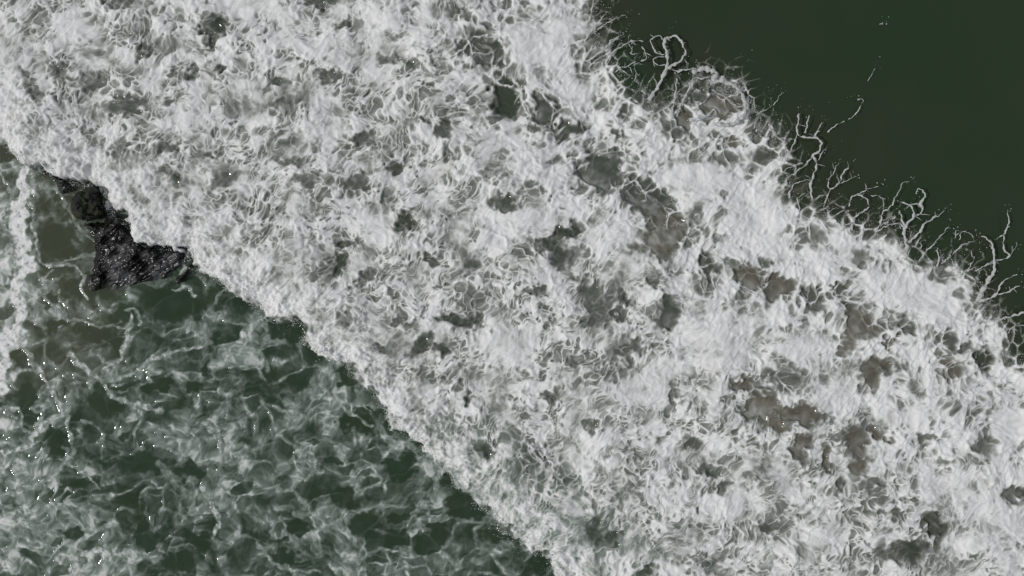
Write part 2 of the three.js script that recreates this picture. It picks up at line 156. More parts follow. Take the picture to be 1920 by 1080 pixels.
    const q7 = noise(uA / 6.5 + 3, vA / 6.5), uB = uA + 1.5 * q7, vB = vA + 1.5 * noise(uA / 6.5, vA / 6.5 + 8), sk = F > 0 ? 1.18 : 1, sA = (uB * .6 - vB * .8) * sk, sB = (uB * .8 + vB * .6) * 1.25 * sk;
    w = worley(sA / 46, sB / 46); const h1 = w[1] - w[0], a1 = 1 - ss(.02, .30 + .12 * q3, h1), b1 = w[2];
    w = worley(sA / 24 + 30, sB / 24); const h2 = w[1] - w[0], a2 = 1 - ss(.03, .42 + .14 * q7, h2), b2 = w[2];
    w = worley(sA / 11.5 + 70, sB / 11.5); const h3 = w[1] - w[0], a3 = 1 - ss(.04, .55, h3), b3 = w[2];
    const p2 = noise(uA / 30 + 60, vA / 30), p3 = noise(uB * sk / 13, vB * sk / 13 + 33), ribA = ss(.86, .98, 1 - Math.abs(noise(sA / 34 + 40, sB / 24))), ribB = ss(.88, .985, 1 - Math.abs(noise(sA / 75, sB / 46)));
    // the wave's foam
    const gate = cl(.65 + .9 * q1 + .5 * patch3), gate2 = cl(.6 + .9 * patch2);
    const face = edgeF * (1 - ss(70, 280, F)) * ss(520, 950, Y), tk = thick[k] * .24 - .07 - .14 * face;
    let D = grid(BANDROWS, 120, 0, X, Y) + tk + .26 * patch + .18 * patch2 - (1 - edgeB) * .45;
    const young = edgeB * (1 - ss(60, 420, B)) * (1 - roll);                        // younger foam at the back: smooth sheets with rounded windows
    const thr = cl(.30 + 1.1 * (.74 - D) + .12 * q1, .05, .8), win = (f, g, m, lo, hi) => ss(m + .06, m - .06, f) * ss(lo, hi, g) * (.4 + .6 * ss(m, m * .25, f));
    const o1 = win(f1, g1, thr * .8, .05, .3), o2 = win(f2, g2, thr * 1.1, .07, .4), o3 = win(f3, g3, thr, .1, .5);
    const sheetc = cl(.80 + .18 * patch3 + .14 * patch2 + .10 * patch + .12 * (f2 - .5) + .08 * q5 + .05 * fine + .25 * (D - .75));
    let cb = sheetc * (1 - Math.max(o1 * .62, o2 * .62, o3 * .5) * (1 - .35 * rib2)) + Math.max(t1, t2 * gate) * .06;
    cb += (1 - cb) * Math.max(t1 * (.35 + .4 * gate), t2 * (.1 + .55 * gate), t3 * .4 * gate2 * gate, rib * .5) * .8;
    cb *= 1 - cl(cutk * 1.05) * .95 * cl(1.12 - .9 * Math.max(t1 * cl(.1 + gate), t2 * gate * gate * .8));
    D = grid(BANDROWS, 120, 0, X, Y) + tk - .02 + .22 * patch + .2 * p2 - (1 - edgeB) * .5 - cutk * 1.05;
    const cell = (f, l, gain, ln) => cl(D + (f - .5) * gain) * (1 - l) + cl(D + ln) * l;
    const tA = cl(.34 + 1.0 * (.72 - D) + .14 * q1, .06, .85), y1 = win(b1, h1, tA * .75, .04, .28), y2 = win(b2, h2, tA, .06, .36), y3 = win(b3, h3, tA * 1.05, .1, .45);
    let ca = cl(.73 + .32 * p3 + .18 * p2 + .16 * patch + .16 * (b2 - .5) * (1 - a2) + .16 * (b3 - .5) + .10 * q7 + .06 * fine + .3 * (D - .7));
    ca *= 1 - Math.max(y1 * .5, y2 * .6, y3 * .62);
    ca += (1 - ca) * Math.max(1 - ss(.02, .2, h2), (1 - ss(.02, .2, h1)) * gate, (1 - ss(.03, .3, h3)) * gate2 * .5) * .42 * cl(.5 + 1.3 * q2);
    ca *= 1 - cl(cutk * 1.05) * .92 * cl(1.1 - .5 * ribA);
    ca = Math.max(ca, (1 - cutk * .7) * ribA * cl(D + .3) * (.92 + .2 * p3), (1 - cutk * .7) * ribB * cl(D + .36) * (.75 + .3 * p3));
    const lacy = cl(ss(.15, .75, young * 1.1 + .55 * patch + .35 * q1) + .12);
    const soft = ss(-.1, .5, noise(X / 75 + 31, Y / 75 + 3) + .35 * noise(X / 28, Y / 28 + 44)) * (1 - lacy) * (1 - cutk);
    ca = mix(ca, cl(.62 + .5 * (D - .72) + .2 * patch3 + .14 * p2 + .06 * q5), soft * .65);
    cb = mix(ca, cb, lacy);
    cb = mix(cb, cl(.86 + .12 * patch3 + .1 * patch2 + .05 * fine), thick[k] * .5 * (1 - cutk));
    cb = mix(cb, cl(.78 + .24 * patch2 + .2 * patch3 + .16 * (f3 - .5) + .14 * q5 + .06 * fine - cutk * .8 + .1 * t3), roll * .75 * (1 - .45 * face));
    cb = Math.max(cb, cutk * cl(.04 + .26 * milk[k] * cl(.4 + silt[k]) + .16 * patch2 + .10 * patch3 + (silt[k] - .6) * .25));
    cb = Math.max(cb, add[k] * (.8 + .2 * r2));
    cb *= ss(-30, 8, B + 30 * (t2 * .8 + t1 * .5 + .5 * l2 - .45));
    // old foam in front of it
    D = grid(LOWROWS, 60, 240, X, Y) * .93 - .01 + .16 * patch + .14 * patch2 - .0;
    const veil = cl(.16 + .46 * D + .20 * p3 + .16 * p2 + .20 * (b2 - .5) * (1 - a2) + .16 * (b3 - .5) * (1 - a3) + .12 * (f1 - .5) + .10 * q7 + .10 * Math.max(ribA, ribB) + .10 * t2 * gate, .04, .62 + .34 * ss(.5, .8, D));
    const th = cl(.93 - 1.05 * (D + cutk * .25) + .3 * q1 + .4 * patch + .34 * noise(X / 170 + 6, Y / 130 + 2), .04, .95), z1 = win(f1, g1, th, .03, .17), z2 = win(f2, g2, th * .85, .05, .26), z3 = win(f3, g3, th * .55, .1, .4);
    const mz = noise(X / 120 + 15, Y / 90 + 41) + .4 * patch;
    let clo = veil * (1 - .93 * Math.max(z1 * (.4 + .6 * gate) * ss(-.45, .1, mz), z2 * (.45 + .5 * gate2) * ss(.45, -.1, mz), z3 * .55 * ss(.2, -.4, mz))) * (1 - .9 * ss(.25, .75, cutk + .15 * p3 + .1 * q7)) * ss(.02, .32, D + .1 * p2 + .16);
    clo += (1 - clo) * t1 * gate * .16 * (1 - cutk * .6);
    clo = Math.max(clo, add[k] * (.7 + .25 * r2 + .15 * patch3));
    if (B < -30) clo = 0;
    const c = cl(mix(clo, cb, edgeF));
    cover[k] = c; side[k] = F > 0 ? 1 : 0;
    // height
    const gust = ss(.15, .8, noise(X / 120 + 77, Y / 70 + 33)) * ss(-.1, .6, patch2);
    const inB = edgeF * ss(-20, 90, B), solid = ss(.15, .7, c);
    let h = edgeF * (.25 + .6 * (1 - Math.exp(-Math.max(0, F) / 20))) * (.35 + .65 * ss(-10, 330, B));
    h += inB * (.30 * noise(X / 130, Y / 130 + 40) + .17 * noise(X / 55 + 70, Y / 55));
    h += solid * edgeF * (1 - .5 * Math.max(soft, thick[k])) * .95 * (.10 * (r1 - .6) + .05 * rib2 + .035 * mix(a2, l2, lacy) + .03 * mix(a1, l1, lacy) + .012 * mix(a3, l3, lacy) + .035 * p3 + .05 * patch3 + .07 * patch2 + .035 * c + .012 * q5);
    h += roll * (.20 * Math.abs(noise(X / 34 + 4, Y / 34)) + .14 * Math.abs(noise(X / 15, Y / 15 + 9)) + .07 * Math.abs(noise(X / 7, Y / 7)));
    h -= cutk * edgeF * .13;
    h += edgeF * chopx[k] * (.12 * noise(X / 16, Y / 11) + .05 * noise(X / 7, Y / 5.5));
    h += lowR * (.09 * noise(X / 110 + 5, Y / 90) + .032 * noise(X / 42, Y / 36 + 12) + gust * (.012 * noise(X / 17 + 8, Y / 12) + .004 * noise(X / 7, Y / 5.5)) + ss(.25, .6, c) * (.03 * a2 + .012 * a3 + .02 * ribA + .025 * p3));
    h += (1 - edgeB) * edgeF * (.03 * noise(X / 160, Y / 160) + .006 * noise(X / 40, Y / 40));
    height[k] = h;
    // colour of the matter: clear green water, silt-laden water, milky aerated water, foam
    const sl = cl(silt[k] * .8 + edgeF * edgeB * .55), br = cl(brown[k] + .25 * ss(1200, 1700, X) * edgeF * edgeB + cl(.45 - lut(bd, i, j) * -.0011 + .5 * noise(X / 210, Y / 170) + .2 * noise(X / 70, Y / 70)) * (1 - edgeB) * edgeF);
    const lowT = .5 + .5 * noise(X / 90 + 3, Y / 90);
    let R = mix(.0195, .028, lowR * lowT * .8), G = mix(.040, .043, lowR * (.4 + .6 * lowT)), Bl = mix(.0165, .022, lowR);
    if (X < 330 && lowR > .5) { const t = ss(330, 120, X) * (1 - ss(650, 800, Y)) * lowR; R = mix(R, .060, t * .85); G = mix(G, .068, t * .85); Bl = mix(Bl, .042, t * .85); }
    R = mix(R, mix(.064, .104, br), sl); G = mix(G, mix(.076, .094, br), sl); Bl = mix(Bl, mix(.058, .068, br), sl);
    R = mix(R, .031, br * (1 - sl)); G = mix(G, .037, br * (1 - sl)); Bl = mix(Bl, .0215, br * (1 - sl));
    const tc = Math.pow(c, 1.35), fo = .80 + .03 * fine;
    const gf = Math.max(lowR, face * .9), mR = mix(.41, .345, gf), mG = mix(.42, .40, gf), mB = mix(.40, .36, gf);
    const ta = cl(tc * 1.6), tb = ss(.42, .95, c);
    R = mix(mix(R, mR, ta), fo, tb); G = mix(mix(G, mG, ta), fo * .998, tb); Bl = mix(mix(Bl, mB, ta), fo * 1.005, tb);
    col[k * 3] = R; col[k * 3 + 1] = G; col[k * 3 + 2] = Bl;
  }
  return { x0, y0, step, nx, ny, height, cover, col, side };
}
const srgb = v => v <= .0031308 ? v * 12.92 : 1.055 * Math.pow(v, 1 / 2.4) - .055;
function colourMap(r) {
  const d = new Uint8Array(r.nx * r.ny * 4);
  for (let k = 0; k < r.nx * r.ny; k++) { for (let c = 0; c < 3; c++) d[k * 4 + c] = Math.round(255 * srgb(cl(r.col[k * 3 + c]))); d[k * 4 + 3] = 255; }
  const t = new THREE.DataTexture(d, r.nx, r.ny, THREE.RGBAFormat); t.colorSpace = THREE.SRGBColorSpace; t.magFilter = THREE.LinearFilter; t.minFilter = THREE.LinearFilter; t.needsUpdate = true; return t;
}
function sheet(r, gw, gh, skip) {                 // three surfaces that meet edge to edge: water, foam of the wave, lace in front of it
  const n = gw * gh, P = new Float32Array(n * 3), Nn = new Float32Array(n * 3), UV = new Float32Array(n * 2), C = new Float32Array(n), Sd = new Uint8Array(n), sx = (r.nx - 1) / (gw - 1), sy = (r.ny - 1) / (gh - 1);
  for (let j = 0; j < gh; j++) for (let i = 0; i < gw; i++) {
    const k = j * gw + i, a = i * sx, b = j * sy, u = Math.min(r.nx - 2, Math.floor(a)), v = Math.min(r.ny - 2, Math.floor(b)), s = a - u, t = b - v, m = v * r.nx + u;
    const bl = A => mix(mix(A[m], A[m + 1], s), mix(A[m + r.nx], A[m + r.nx + 1], s), t);
    P[k * 3] = wx(r.x0 + a * r.step); P[k * 3 + 1] = bl(r.height); P[k * 3 + 2] = wz(r.y0 + b * r.step); C[k] = bl(r.cover); Sd[k] = r.side[m];
    UV[k * 2] = (a + .5) / r.nx; UV[k * 2 + 1] = (b + .5) / r.ny;
  }
  for (let j = 0; j < gh; j++) for (let i = 0; i < gw; i++) {
    const i0 = Math.max(0, i - 1), i1 = Math.min(gw - 1, i + 1), j0 = Math.max(0, j - 1), j1 = Math.min(gh - 1, j + 1), h = (a, b) => P[(b * gw + a) * 3 + 1];
    const dx = (h(i1, j) - h(i0, j)) / ((i1 - i0) * sx * r.step / S), dz = (h(i, j1) - h(i, j0)) / ((j1 - j0) * sy * r.step / S), L = 1 / Math.hypot(dx, 1, dz), k = (j * gw + i) * 3;
    Nn[k] = -dx * L; Nn[k + 1] = L; Nn[k + 2] = -dz * L;
  }
  const idx = [[], [], []];
  for (let j = 0; j + 1 < gh; j++) for (let i = 0; i + 1 < gw; i++) {
    const a = j * gw + i;
    if (skip && skip(P[a * 3], P[a * 3 + 2], P[(a + gw + 1) * 3], P[(a + gw + 1) * 3 + 2])) continue;
    for (const [p, q2, s] of [[a, a + gw, a + 1], [a + 1, a + gw, a + gw + 1]]) {
      const c = (C[p] + C[q2] + C[s]) / 3, o = c > (Sd[p] ? .30 : .34) ? (Sd[p] ? 1 : 2) : 0;
      idx[o].push(p, q2, s);
    }
  }
  return idx.map(ix => {
    const map = new Int32Array(n).fill(-1); let cnt = 0; for (const v of ix) if (map[v] < 0) map[v] = cnt++;
    const p = new Float32Array(cnt * 3), nn = new Float32Array(cnt * 3), uv = new Float32Array(cnt * 2);
    for (let v = 0; v < n; v++) { const m = map[v]; if (m < 0) continue; for (let c = 0; c < 3; c++) { p[m * 3 + c] = P[v * 3 + c]; nn[m * 3 + c] = Nn[v * 3 + c]; } uv[m * 2] = UV[v * 2]; uv[m * 2 + 1] = UV[v * 2 + 1]; }
    const g = new THREE.BufferGeometry(); g.setAttribute('position', new THREE.BufferAttribute(p, 3)); g.setAttribute('normal', new THREE.BufferAttribute(nn, 3)); g.setAttribute('uv', new THREE.BufferAttribute(uv, 2));
    g.setIndex(new THREE.BufferAttribute(Uint32Array.from(ix, v => map[v]), 1)); return g;
  });
}
function mesh(name, geo, mat, parent = scene) { const m = new THREE.Mesh(geo, mat); m.name = name; m.castShadow = m.receiveShadow = true; parent.add(m); return m; }
const water = m => new THREE.MeshPhysicalMaterial({ map: m, roughness: .11, ior: 1.33 });
const foamM = m => new THREE.MeshStandardMaterial({ map: m, roughness: .85 });

// ---------- the sea ----------
const near = region(-240, -135, 2400 / 2047, 2048, 1152), far = region(-1440, -810, 4800 / 1199, 1200, 675);
const nearMap = colourMap(near), farMap = colourMap(far);
const n3 = sheet(near, 1280, 720);
const ex0 = wx(-240), ex1 = wx(-240 + 2400), ez0 = wz(-135), ez1 = wz(-135 + 1151 * 2400 / 2047);
const f3 = sheet(far, 600, 338, (a, b, c, d) => a > ex0 + .02 && c < ex1 - .02 && b > ez0 + .02 && d < ez1 - .02);
for (const g of f3) { const p = g.attributes.position; for (let k = 0; k < p.count; k++) { const x = p.getX(k), z = p.getZ(k); if (x > ex0 && x < ex1 && z > ez0 && z < ez1) p.setY(k, p.getY(k) - .6); } }
const st = (o, kind, label, category) => { o.userData.kind = kind; if (label) o.userData.label = label; if (category) o.userData.category = category; return o; };
const sea = new THREE.Group(); sea.name = 'sea'; scene.add(sea); st(sea, 'structure', 'dark green sea water around and in front of the breaking wave', 'water');
mesh('water_surface', n3[0], water(nearMap), sea); mesh('water_surface', f3[0], water(farMap), sea);
{ // open sea out to the horizon
  const X0 = wx(-1440), X1 = wx(3360), Z0 = wz(-810), Z1 = wz(-810 + 674 * 4800 / 1199), g = [], q = 3000;
  for (const [a, b, c, d] of [[-q, q, -q, Z0], [-q, q, Z1, q], [-q, X0, Z0, Z1], [X1, q, Z0, Z1]]) { const p = new THREE.PlaneGeometry(b - a, d - c); p.rotateX(-Math.PI / 2); p.translate((a + b) / 2, -.25, (c + d) / 2); g.push(p); }
  mesh('water_surface', mergeGeometries(g), new THREE.MeshPhysicalMaterial({ color: new THREE.Color().setRGB(.019, .033, .020), roughness: .2, ior: 1.33 }), sea);
}
const waveFoam = new THREE.Group(); waveFoam.name = 'wave_foam'; scene.add(waveFoam); st(waveFoam, 'stuff', 'broad diagonal band of churning white foam of the broken wave', 'foam');
mesh('foam_surface', n3[1], foamM(nearMap), waveFoam); mesh('foam_surface', f3[1], foamM(farMap), waveFoam);
const laceFoam = new THREE.Group(); laceFoam.name = 'foam_lace'; scene.add(laceFoam); st(laceFoam, 'stuff', 'thin grey lace of old foam on the green water before the wave', 'foam');
mesh('foam_surface', n3[2], foamM(nearMap), laceFoam); mesh('foam_surface', f3[2], foamM(farMap), laceFoam);
const levelAt = (px, py) => { const i = cl(Math.round((px - near.x0) / near.step), 0, near.nx - 1), j = cl(Math.round((py - near.y0) / near.step), 0, near.ny - 1); return near.height[j * near.nx + i]; };
// ---------- rocks ----------
const rockMat = r => new THREE.MeshPhysicalMaterial({ vertexColors: true, roughness: r, ior: 1.4 });
function rock(name, label, outline, top, edge, tint, flow, rough, opt = {}) {   // outline on the plan, crest height in metres
  const xs = outline.map(p => p[0]), ys = outline.map(p => p[1]), x0 = Math.min(...xs) - 9, x1 = Math.max(...xs) + 9, y0 = Math.min(...ys) - 9, y1 = Math.max(...ys) + 9, stp = 1.2;
  const nx = Math.ceil((x1 - x0) / stp), ny = Math.ceil((y1 - y0) / stp), P = [], C = [], I = [], id = new Int32Array(nx * ny).fill(-1);
  const ring = [...outline, outline[0]], mx = (x0 + x1) / 2, my = (y0 + y1) / 2;
  for (let j = 0; j < ny; j++) for (let i = 0; i < nx; i++) {
    const X = x0 + i * stp, Y = y0 + j * stp, U = X + 3 * noise(X / 11, Y / 11) + 1.6 * noise(X / 4, Y / 4 + 5), V = Y + 3 * noise(X / 11 + 8, Y / 11) + 1.6 * noise(X / 4 + 9, Y / 4);
    let d = 1e9, inside = false;
    for (let q = 0; q + 1 < ring.length; q++) {
      const [ax, ay] = ring[q], [bx, by] = ring[q + 1], ex = bx - ax, ey = by - ay, t = cl(((U - ax) * ex + (V - ay) * ey) / (ex * ex + ey * ey));
      d = Math.min(d, Math.hypot(U - ax - ex * t, V - ay - ey * t));
      if ((ay > V) !== (by > V) && U < ax + (V - ay) / (by - ay) * ex) inside = !inside;
    }
    const sd = inside ? d : -d; if (sd < -7) continue;
    let w = worley(X / 17 + 4, Y / 17); const facet = w[2] - .5, crack = ss(0, .12, w[1] - w[0]); w = worley(X / 6.5, Y / 6.5 + 30); const peb = w[2], pd = w[0];
    const prof = ss(-6, edge, sd), tilt = ((X - mx) * (opt.tx || 0) + (Y - my) * (opt.ty || 0)) / 100;
    const lump = noise(X / 26 + 3, Y / 26), h = -.7 + (top + .7) * prof + prof * (tilt + (opt.fold || .05) * (1 - 2 * Math.abs(noise((X * .8 - Y * .6) / 44 + 7, (X * .6 + Y * .8) / 13))) + .12 * lump + top * .22 * facet - .05 * (1 - crack) + .05 * noise(X / 8, Y / 8) + (opt.grit || .03) * (1 - pd) + .008 * noise(X / 3, Y / 3));
    const k = 1 - Math.max(0, h) / H;
    id[j * nx + i] = P.length / 3; P.push(wx(X) * k, h, wz(Y) * k);
    const g = .75 + .35 * peb * peb + .3 * noise(X / 5 + 20, Y / 5) + .35 * noise(X / 19 + 2, Y / 19), moss = (opt.moss || 0) * ss(-.25, .35, noise(X / 15 + 60, Y / 15) + .3 * noise(X / 5, Y / 5));
    let r = tint[0] * g, gr = tint[1] * g, b = tint[2] * g;
    r = mix(r, .020 * g, moss); gr = mix(gr, .024 * g, moss); b = mix(b, .008 * g, moss);
    if (flow) { // thin aerated water running off over the stone, in streaks
      const a = opt.dir || .9, s1 = X * Math.cos(a) + Y * Math.sin(a), s2 = Y * Math.cos(a) - X * Math.sin(a), q1 = s2 + 5 * noise(X / 22, Y / 22);
      const f = flow * (ss(.35, .95, 1 - Math.abs(noise(s1 / 40, q1 / 7))) * .5 + .5 * ss(.6, 1, 1 - Math.abs(noise(s1 / 16 + 9, q1 / 3.6)))) * ss(-.35, .35, noise(X / 40 + 2, Y / 34 + 5) + (opt.flowx || 0) * (X - mx) / 100);
      r = mix(r, .30, f); gr = mix(gr, .30, f); b = mix(b, .31, f);
    }
    if (opt.barnacle) { const t = opt.barnacle * ss(.4, .1, pd) * ss(.5, .85, peb) * ss(-.25, .35, noise(X / 24 + 40, Y / 24) + (440 - Y) / 60); r = mix(r, .17, t); gr = mix(gr, .155, t); b = mix(b, .155, t); }
    C.push(r, gr, b);
  }
  for (let j = 0; j + 1 < ny; j++) for (let i = 0; i + 1 < nx; i++) { const a = id[j * nx + i], b = id[j * nx + i + 1], c = id[(j + 1) * nx + i], d = id[(j + 1) * nx + i + 1]; if (a >= 0 && b >= 0 && c >= 0) I.push(a, c, b); if (b >= 0 && c >= 0 && d >= 0) I.push(b, c, d); }
  const g = new THREE.BufferGeometry(); g.setAttribute('position', new THREE.Float32BufferAttribute(P, 3)); g.setAttribute('color', new THREE.Float32BufferAttribute(C, 3)); g.setIndex(I); g.computeVertexNormals();
  const m = mesh(name, g, rockMat(rough)); m.userData = { label, category: 'rock' }; return m;
}
rock('rock_shelf', 'wide wet grey rock shelf with water streaming off it below the mossy boulder', [[194, 388], [214, 392], [229, 399], [238, 418], [255, 437], [272, 454], [291, 459], [313, 461], [337, 459], [355, 466], [356, 483], [350, 500], [330, 516], [318, 530], [290, 540], [255, 548], [222, 556], [198, 556], [166, 542], [158, 514], [167, 492], [170, 462], [164, 444], [151, 425], [142, 416], [160, 412], [190, 410]], .34, 20, [.0062, .0058, .006], .42, .26, { fold: .16, barnacle: .2, ty: -.42, tx: .06, dir: 2.6, grit: .015, flowx: .35 });
rock('boulder', 'black mossy boulder standing highest of the rocks at the wave front', [[129, 384], [132, 375], [142, 360], [156, 352], [171, 345], [187, 347], [192, 370], [196, 389], [197, 404], [190, 412], [173, 416], [156, 414], [142, 412], [135, 401]], .95, 12, [.009, .009, .009], 0, .8, { moss: 1, tx: -.35, ty: -.1 });
rock('shadow_ridge', 'narrow black ridge put in for the shadow along the upper edge of the wet shelf', [[250, 440], [262, 449], [277, 455], [301, 458], [339, 455], [356, 465], [352, 473], [337, 471], [301, 470], [272, 468], [256, 460]], .62, 9, [.010, .010, .010], 0, .6, { grit: .06 });  // black strip shaped as stone, stands in for the shadow along the shelf top
rock('rock', 'jagged dark wet rock poking out of foam up left of the mossy boulder', [[70, 318], [84, 317], [98, 318], [110, 328], [125, 339], [140, 346], [138, 358], [124, 366], [112, 364], [104, 346], [90, 331], [74, 326]], .5, 10, [.014, .013, .013], .25, .3, { grit: .06, dir: .6 });
rock('rock_001', 'small black rock spur at the right end of the wet shelf', [[357, 488], [366, 486], [366, 495], [358, 506], [350, 520], [341, 531], [328, 533], [326, 524], [336, 515], [348, 500]], .42, 8, [.010, .010, .010], .2, .4, { grit: .06 });
rock('rock_002', 'dark rounded rock at the lower left corner of the wet shelf', [[158, 520], [168, 510], [184, 506], [196, 516], [197, 532], [189, 545], [176, 551], [164, 545]], .36, 11, [.011, .012, .010], .15, .35, { grit: .06, moss: .3 });
// ---------- spray thrown up behind the wave ----------
const sprayMat = new THREE.MeshStandardMaterial({ color: new THREE.Color().setRGB(.47, .49, .475), roughness: .8 });
function strandGeo(w0, w1, pts, lift) {           // a ragged, tapering, slightly flattened cord of foam
  const v = pts.map(p => new THREE.Vector3(p[0], 0, p[1])); if (v.length < 3) v.splice(1, 0, v[0].clone().lerp(v[1], .5).add(new THREE.Vector3(2, 0, 1)));
  const len = pts.reduce((s, p, i) => i ? s + Math.hypot(p[0] - pts[i - 1][0], p[1] - pts[i - 1][1]) : 0, 0), n = Math.max(6, Math.round(len / 1.6)), c = new THREE.CatmullRomCurve3(v, false, 'centripetal').getSpacedPoints(n), P = [], I = [], M = 7;
  for (let i = 0; i <= n; i++) {
    const t = i / n, p = c[i], a = c[Math.max(0, i - 1)], b = c[Math.min(n, i + 1)]; let dx = b.x - a.x, dz = b.z - a.z; const L = Math.hypot(dx, dz) || 1; dx /= L; dz /= L;
    const px = p.x + 2.2 * noise(p.x / 9 + 5, p.z / 9) + .9 * noise(p.x / 3.5, p.z / 3.5 + 2), pz = p.z + 2.2 * noise(p.x / 9, p.z / 9 + 15) + .9 * noise(p.x / 3.5 + 8, p.z / 3.5);
    const wv = Math.max(.22, mix(w0, w1, t) * (1 + (w0 > 5 ? .6 : 1.1) * noise(p.x / 10 + 30, p.z / 10) + .4 * noise(p.x / 5, p.z / 5 + 40))) * .5 * (i === 0 || i === n ? .4 : 1);
    const h = levelAt(p.x, p.z) + .05 + lift * Math.sin(Math.min(1, t * 1.15) * 1.9) + .06 * noise(p.x / 12, p.z / 12 + 60), k = 1 - h / H, r = wv / S;
    for (let m = 0; m < M; m++) { const q = m / M * 6.2832, s = Math.cos(q) * r * (1 + .25 * noise(i * .7, m * 1.7)), y = Math.sin(q) * r * .7; P.push(wx(px) * k - dz * s, h + y, wz(pz) * k + dx * s); }
  }
  for (let i = 0; i < n; i++) for (let m = 0; m < M; m++) { const a = i * M + m, b = i * M + (m + 1) % M; I.push(a, b, a + M, b, b + M, a + M); }
  for (let m = 1; m + 1 < M; m++) { I.push(0, m + 1, m); I.push(n * M, n * M + m, n * M + m + 1); }
  const g = new THREE.BufferGeometry(); g.setAttribute('position', new THREE.Float32BufferAttribute(P, 3)); g.setIndex(I); g.computeVertexNormals(); return g;
}
function dropGeo(x, y, r, h) { const g = new THREE.IcosahedronGeometry(r / S, 1), k = 1 - h / H, q = g.attributes.position; for (let i = 0; i < q.count; i++) { const f = 1 + .3 * noise(q.getX(i) * 40 + x, q.getZ(i) * 40 + y); q.setXYZ(i, q.getX(i) * f * 1.3, q.getY(i) * f * .8, q.getZ(i) * f); } g.computeVertexNormals(); g.deleteAttribute('uv'); g.translate(wx(x) * k, h, wz(y) * k); return g; }
let nStrand = 0;
function spray(label, list, lift = .35) {         // one splash: its main cord first, then its branches
  const grp = new THREE.Group(); grp.name = 'spray_strand' + (nStrand ? '_' + String(nStrand).padStart(3, '0') : ''); nStrand++;
  grp.userData = { label, category: 'spray', group: 'strands of spray along the back of the wave' }; scene.add(grp);
  list.forEach(([w0, w1, pts], i) => {
    const g = [strandGeo(w0 * .98, w1 * .65, pts, lift)];
    for (let q = 0; q < (lift < .25 ? 0 : pts.length * .4); q++) {   // small side twigs
      const j = Math.floor(rnd() * (pts.length - 1)), t = rnd(), x = mix(pts[j][0], pts[j + 1][0], t), y = mix(pts[j][1], pts[j + 1][1], t), a = Math.atan2(pts[j + 1][1] - pts[j][1], pts[j + 1][0] - pts[j][0]) + (rnd() < .5 ? -1 : 1) * (.5 + rnd() * .8), L = 5 + rnd() * rnd() * 18, b = a + (rnd() - .5) * 1.2;
      g.push(strandGeo(1.5, .4, [[x, y], [x + Math.cos(a) * L * .5, y + Math.sin(a) * L * .5], [x + Math.cos(a) * L * .5 + Math.cos(b) * L * .5, y + Math.sin(a) * L * .5 + Math.sin(b) * L * .5]], lift));
    }
    mesh(i ? 'branch' : 'stem', mergeGeometries(g), sprayMat, grp);
  });
  const d = []; for (const [, w1, pts] of list) { const [ax, ay] = pts[pts.length - 1], [bx, by] = pts[pts.length - 2], L = Math.hypot(ax - bx, ay - by) || 1; for (let q = 0; q < 6; q++) { const t = rnd() * rnd() * 34 + 2; d.push(dropGeo(ax + (ax - bx) / L * t + (rnd() - .5) * 16, ay + (ay - by) / L * t + (rnd() - .5) * 16, .22 + rnd() * rnd() * .8, lift * .9 + .1 + rnd() * .1)); } }
  const dm = mesh('droplets', mergeGeometries(d.map(g => g.index ? g.toNonIndexed() : g)), sprayMat, grp); dm.userData.kind = 'stuff';
}
spray('tall foam splash like antlers, highest on the dark water right of the ring', [[5, 3.5, [[1524, 376], [1520, 348], [1526, 324], [1532, 309], [1526, 291], [1534, 284], [1541, 270], [1534, 260], [1504, 256], [1495, 250], [1497, 223], [1498, 212]]], [4, 2, [[1526, 256], [1534, 244], [1541, 229]]], [4, 2.5, [[1508, 250], [1514, 232], [1516, 217]]], [4, 4.5, [[1495, 252], [1487, 274], [1475, 291], [1466, 300]]], [3, 2, [[1526, 291], [1512, 307], [1494, 322], [1479, 334]]], [2.5, 1.5, [[1532, 300], [1545, 282], [1550, 280]]]]);
spray('dotted thin chain of foam drifting farthest out on the dark water', [[2.5, 2, [[1553, 250], [1560, 240], [1584, 227]]], [2, 2.5, [[1590, 224], [1605, 213], [1612, 202], [1618, 190], [1608, 185]]], [1, 1.5, [[1627, 152], [1635, 138], [1642, 128]]], [1, 1, [[1648, 46], [1656, 40]]]], .2);
spray('hooked foam curl standing alone right of the antler splash', [[2.5, 3.5, [[1545, 388], [1555, 358], [1567, 348], [1576, 338], [1578, 328], [1590, 314]]], [1.5, 1.2, [[1555, 356], [1553, 340], [1562, 324], [1572, 304]]], [1.2, 1, [[1570, 346], [1590, 338], [1605, 330]]]]);
spray('low foam hook with a long thin arm over the dark water', [[2.5, 2, [[1592, 387], [1596, 371], [1607, 365], [1621, 371], [1631, 384]]], [2, 1.2, [[1607, 365], [1625, 356], [1647, 348]]], [1.5, 1.5, [[1633, 367], [1648, 367], [1657, 380], [1657, 396]]]], .3);
spray('spindly foam stem with knobs and a leaning thin tip', [[3, 1.2, [[1641, 436], [1652, 414], [1654, 398], [1668, 390], [1687, 355], [1693, 344], [1705, 338]]], [2.5, 3, [[1597, 432], [1600, 412], [1606, 404], [1622, 394], [1630, 388]]], [2, 2, [[1576, 434], [1590, 420], [1603, 416]]]]);
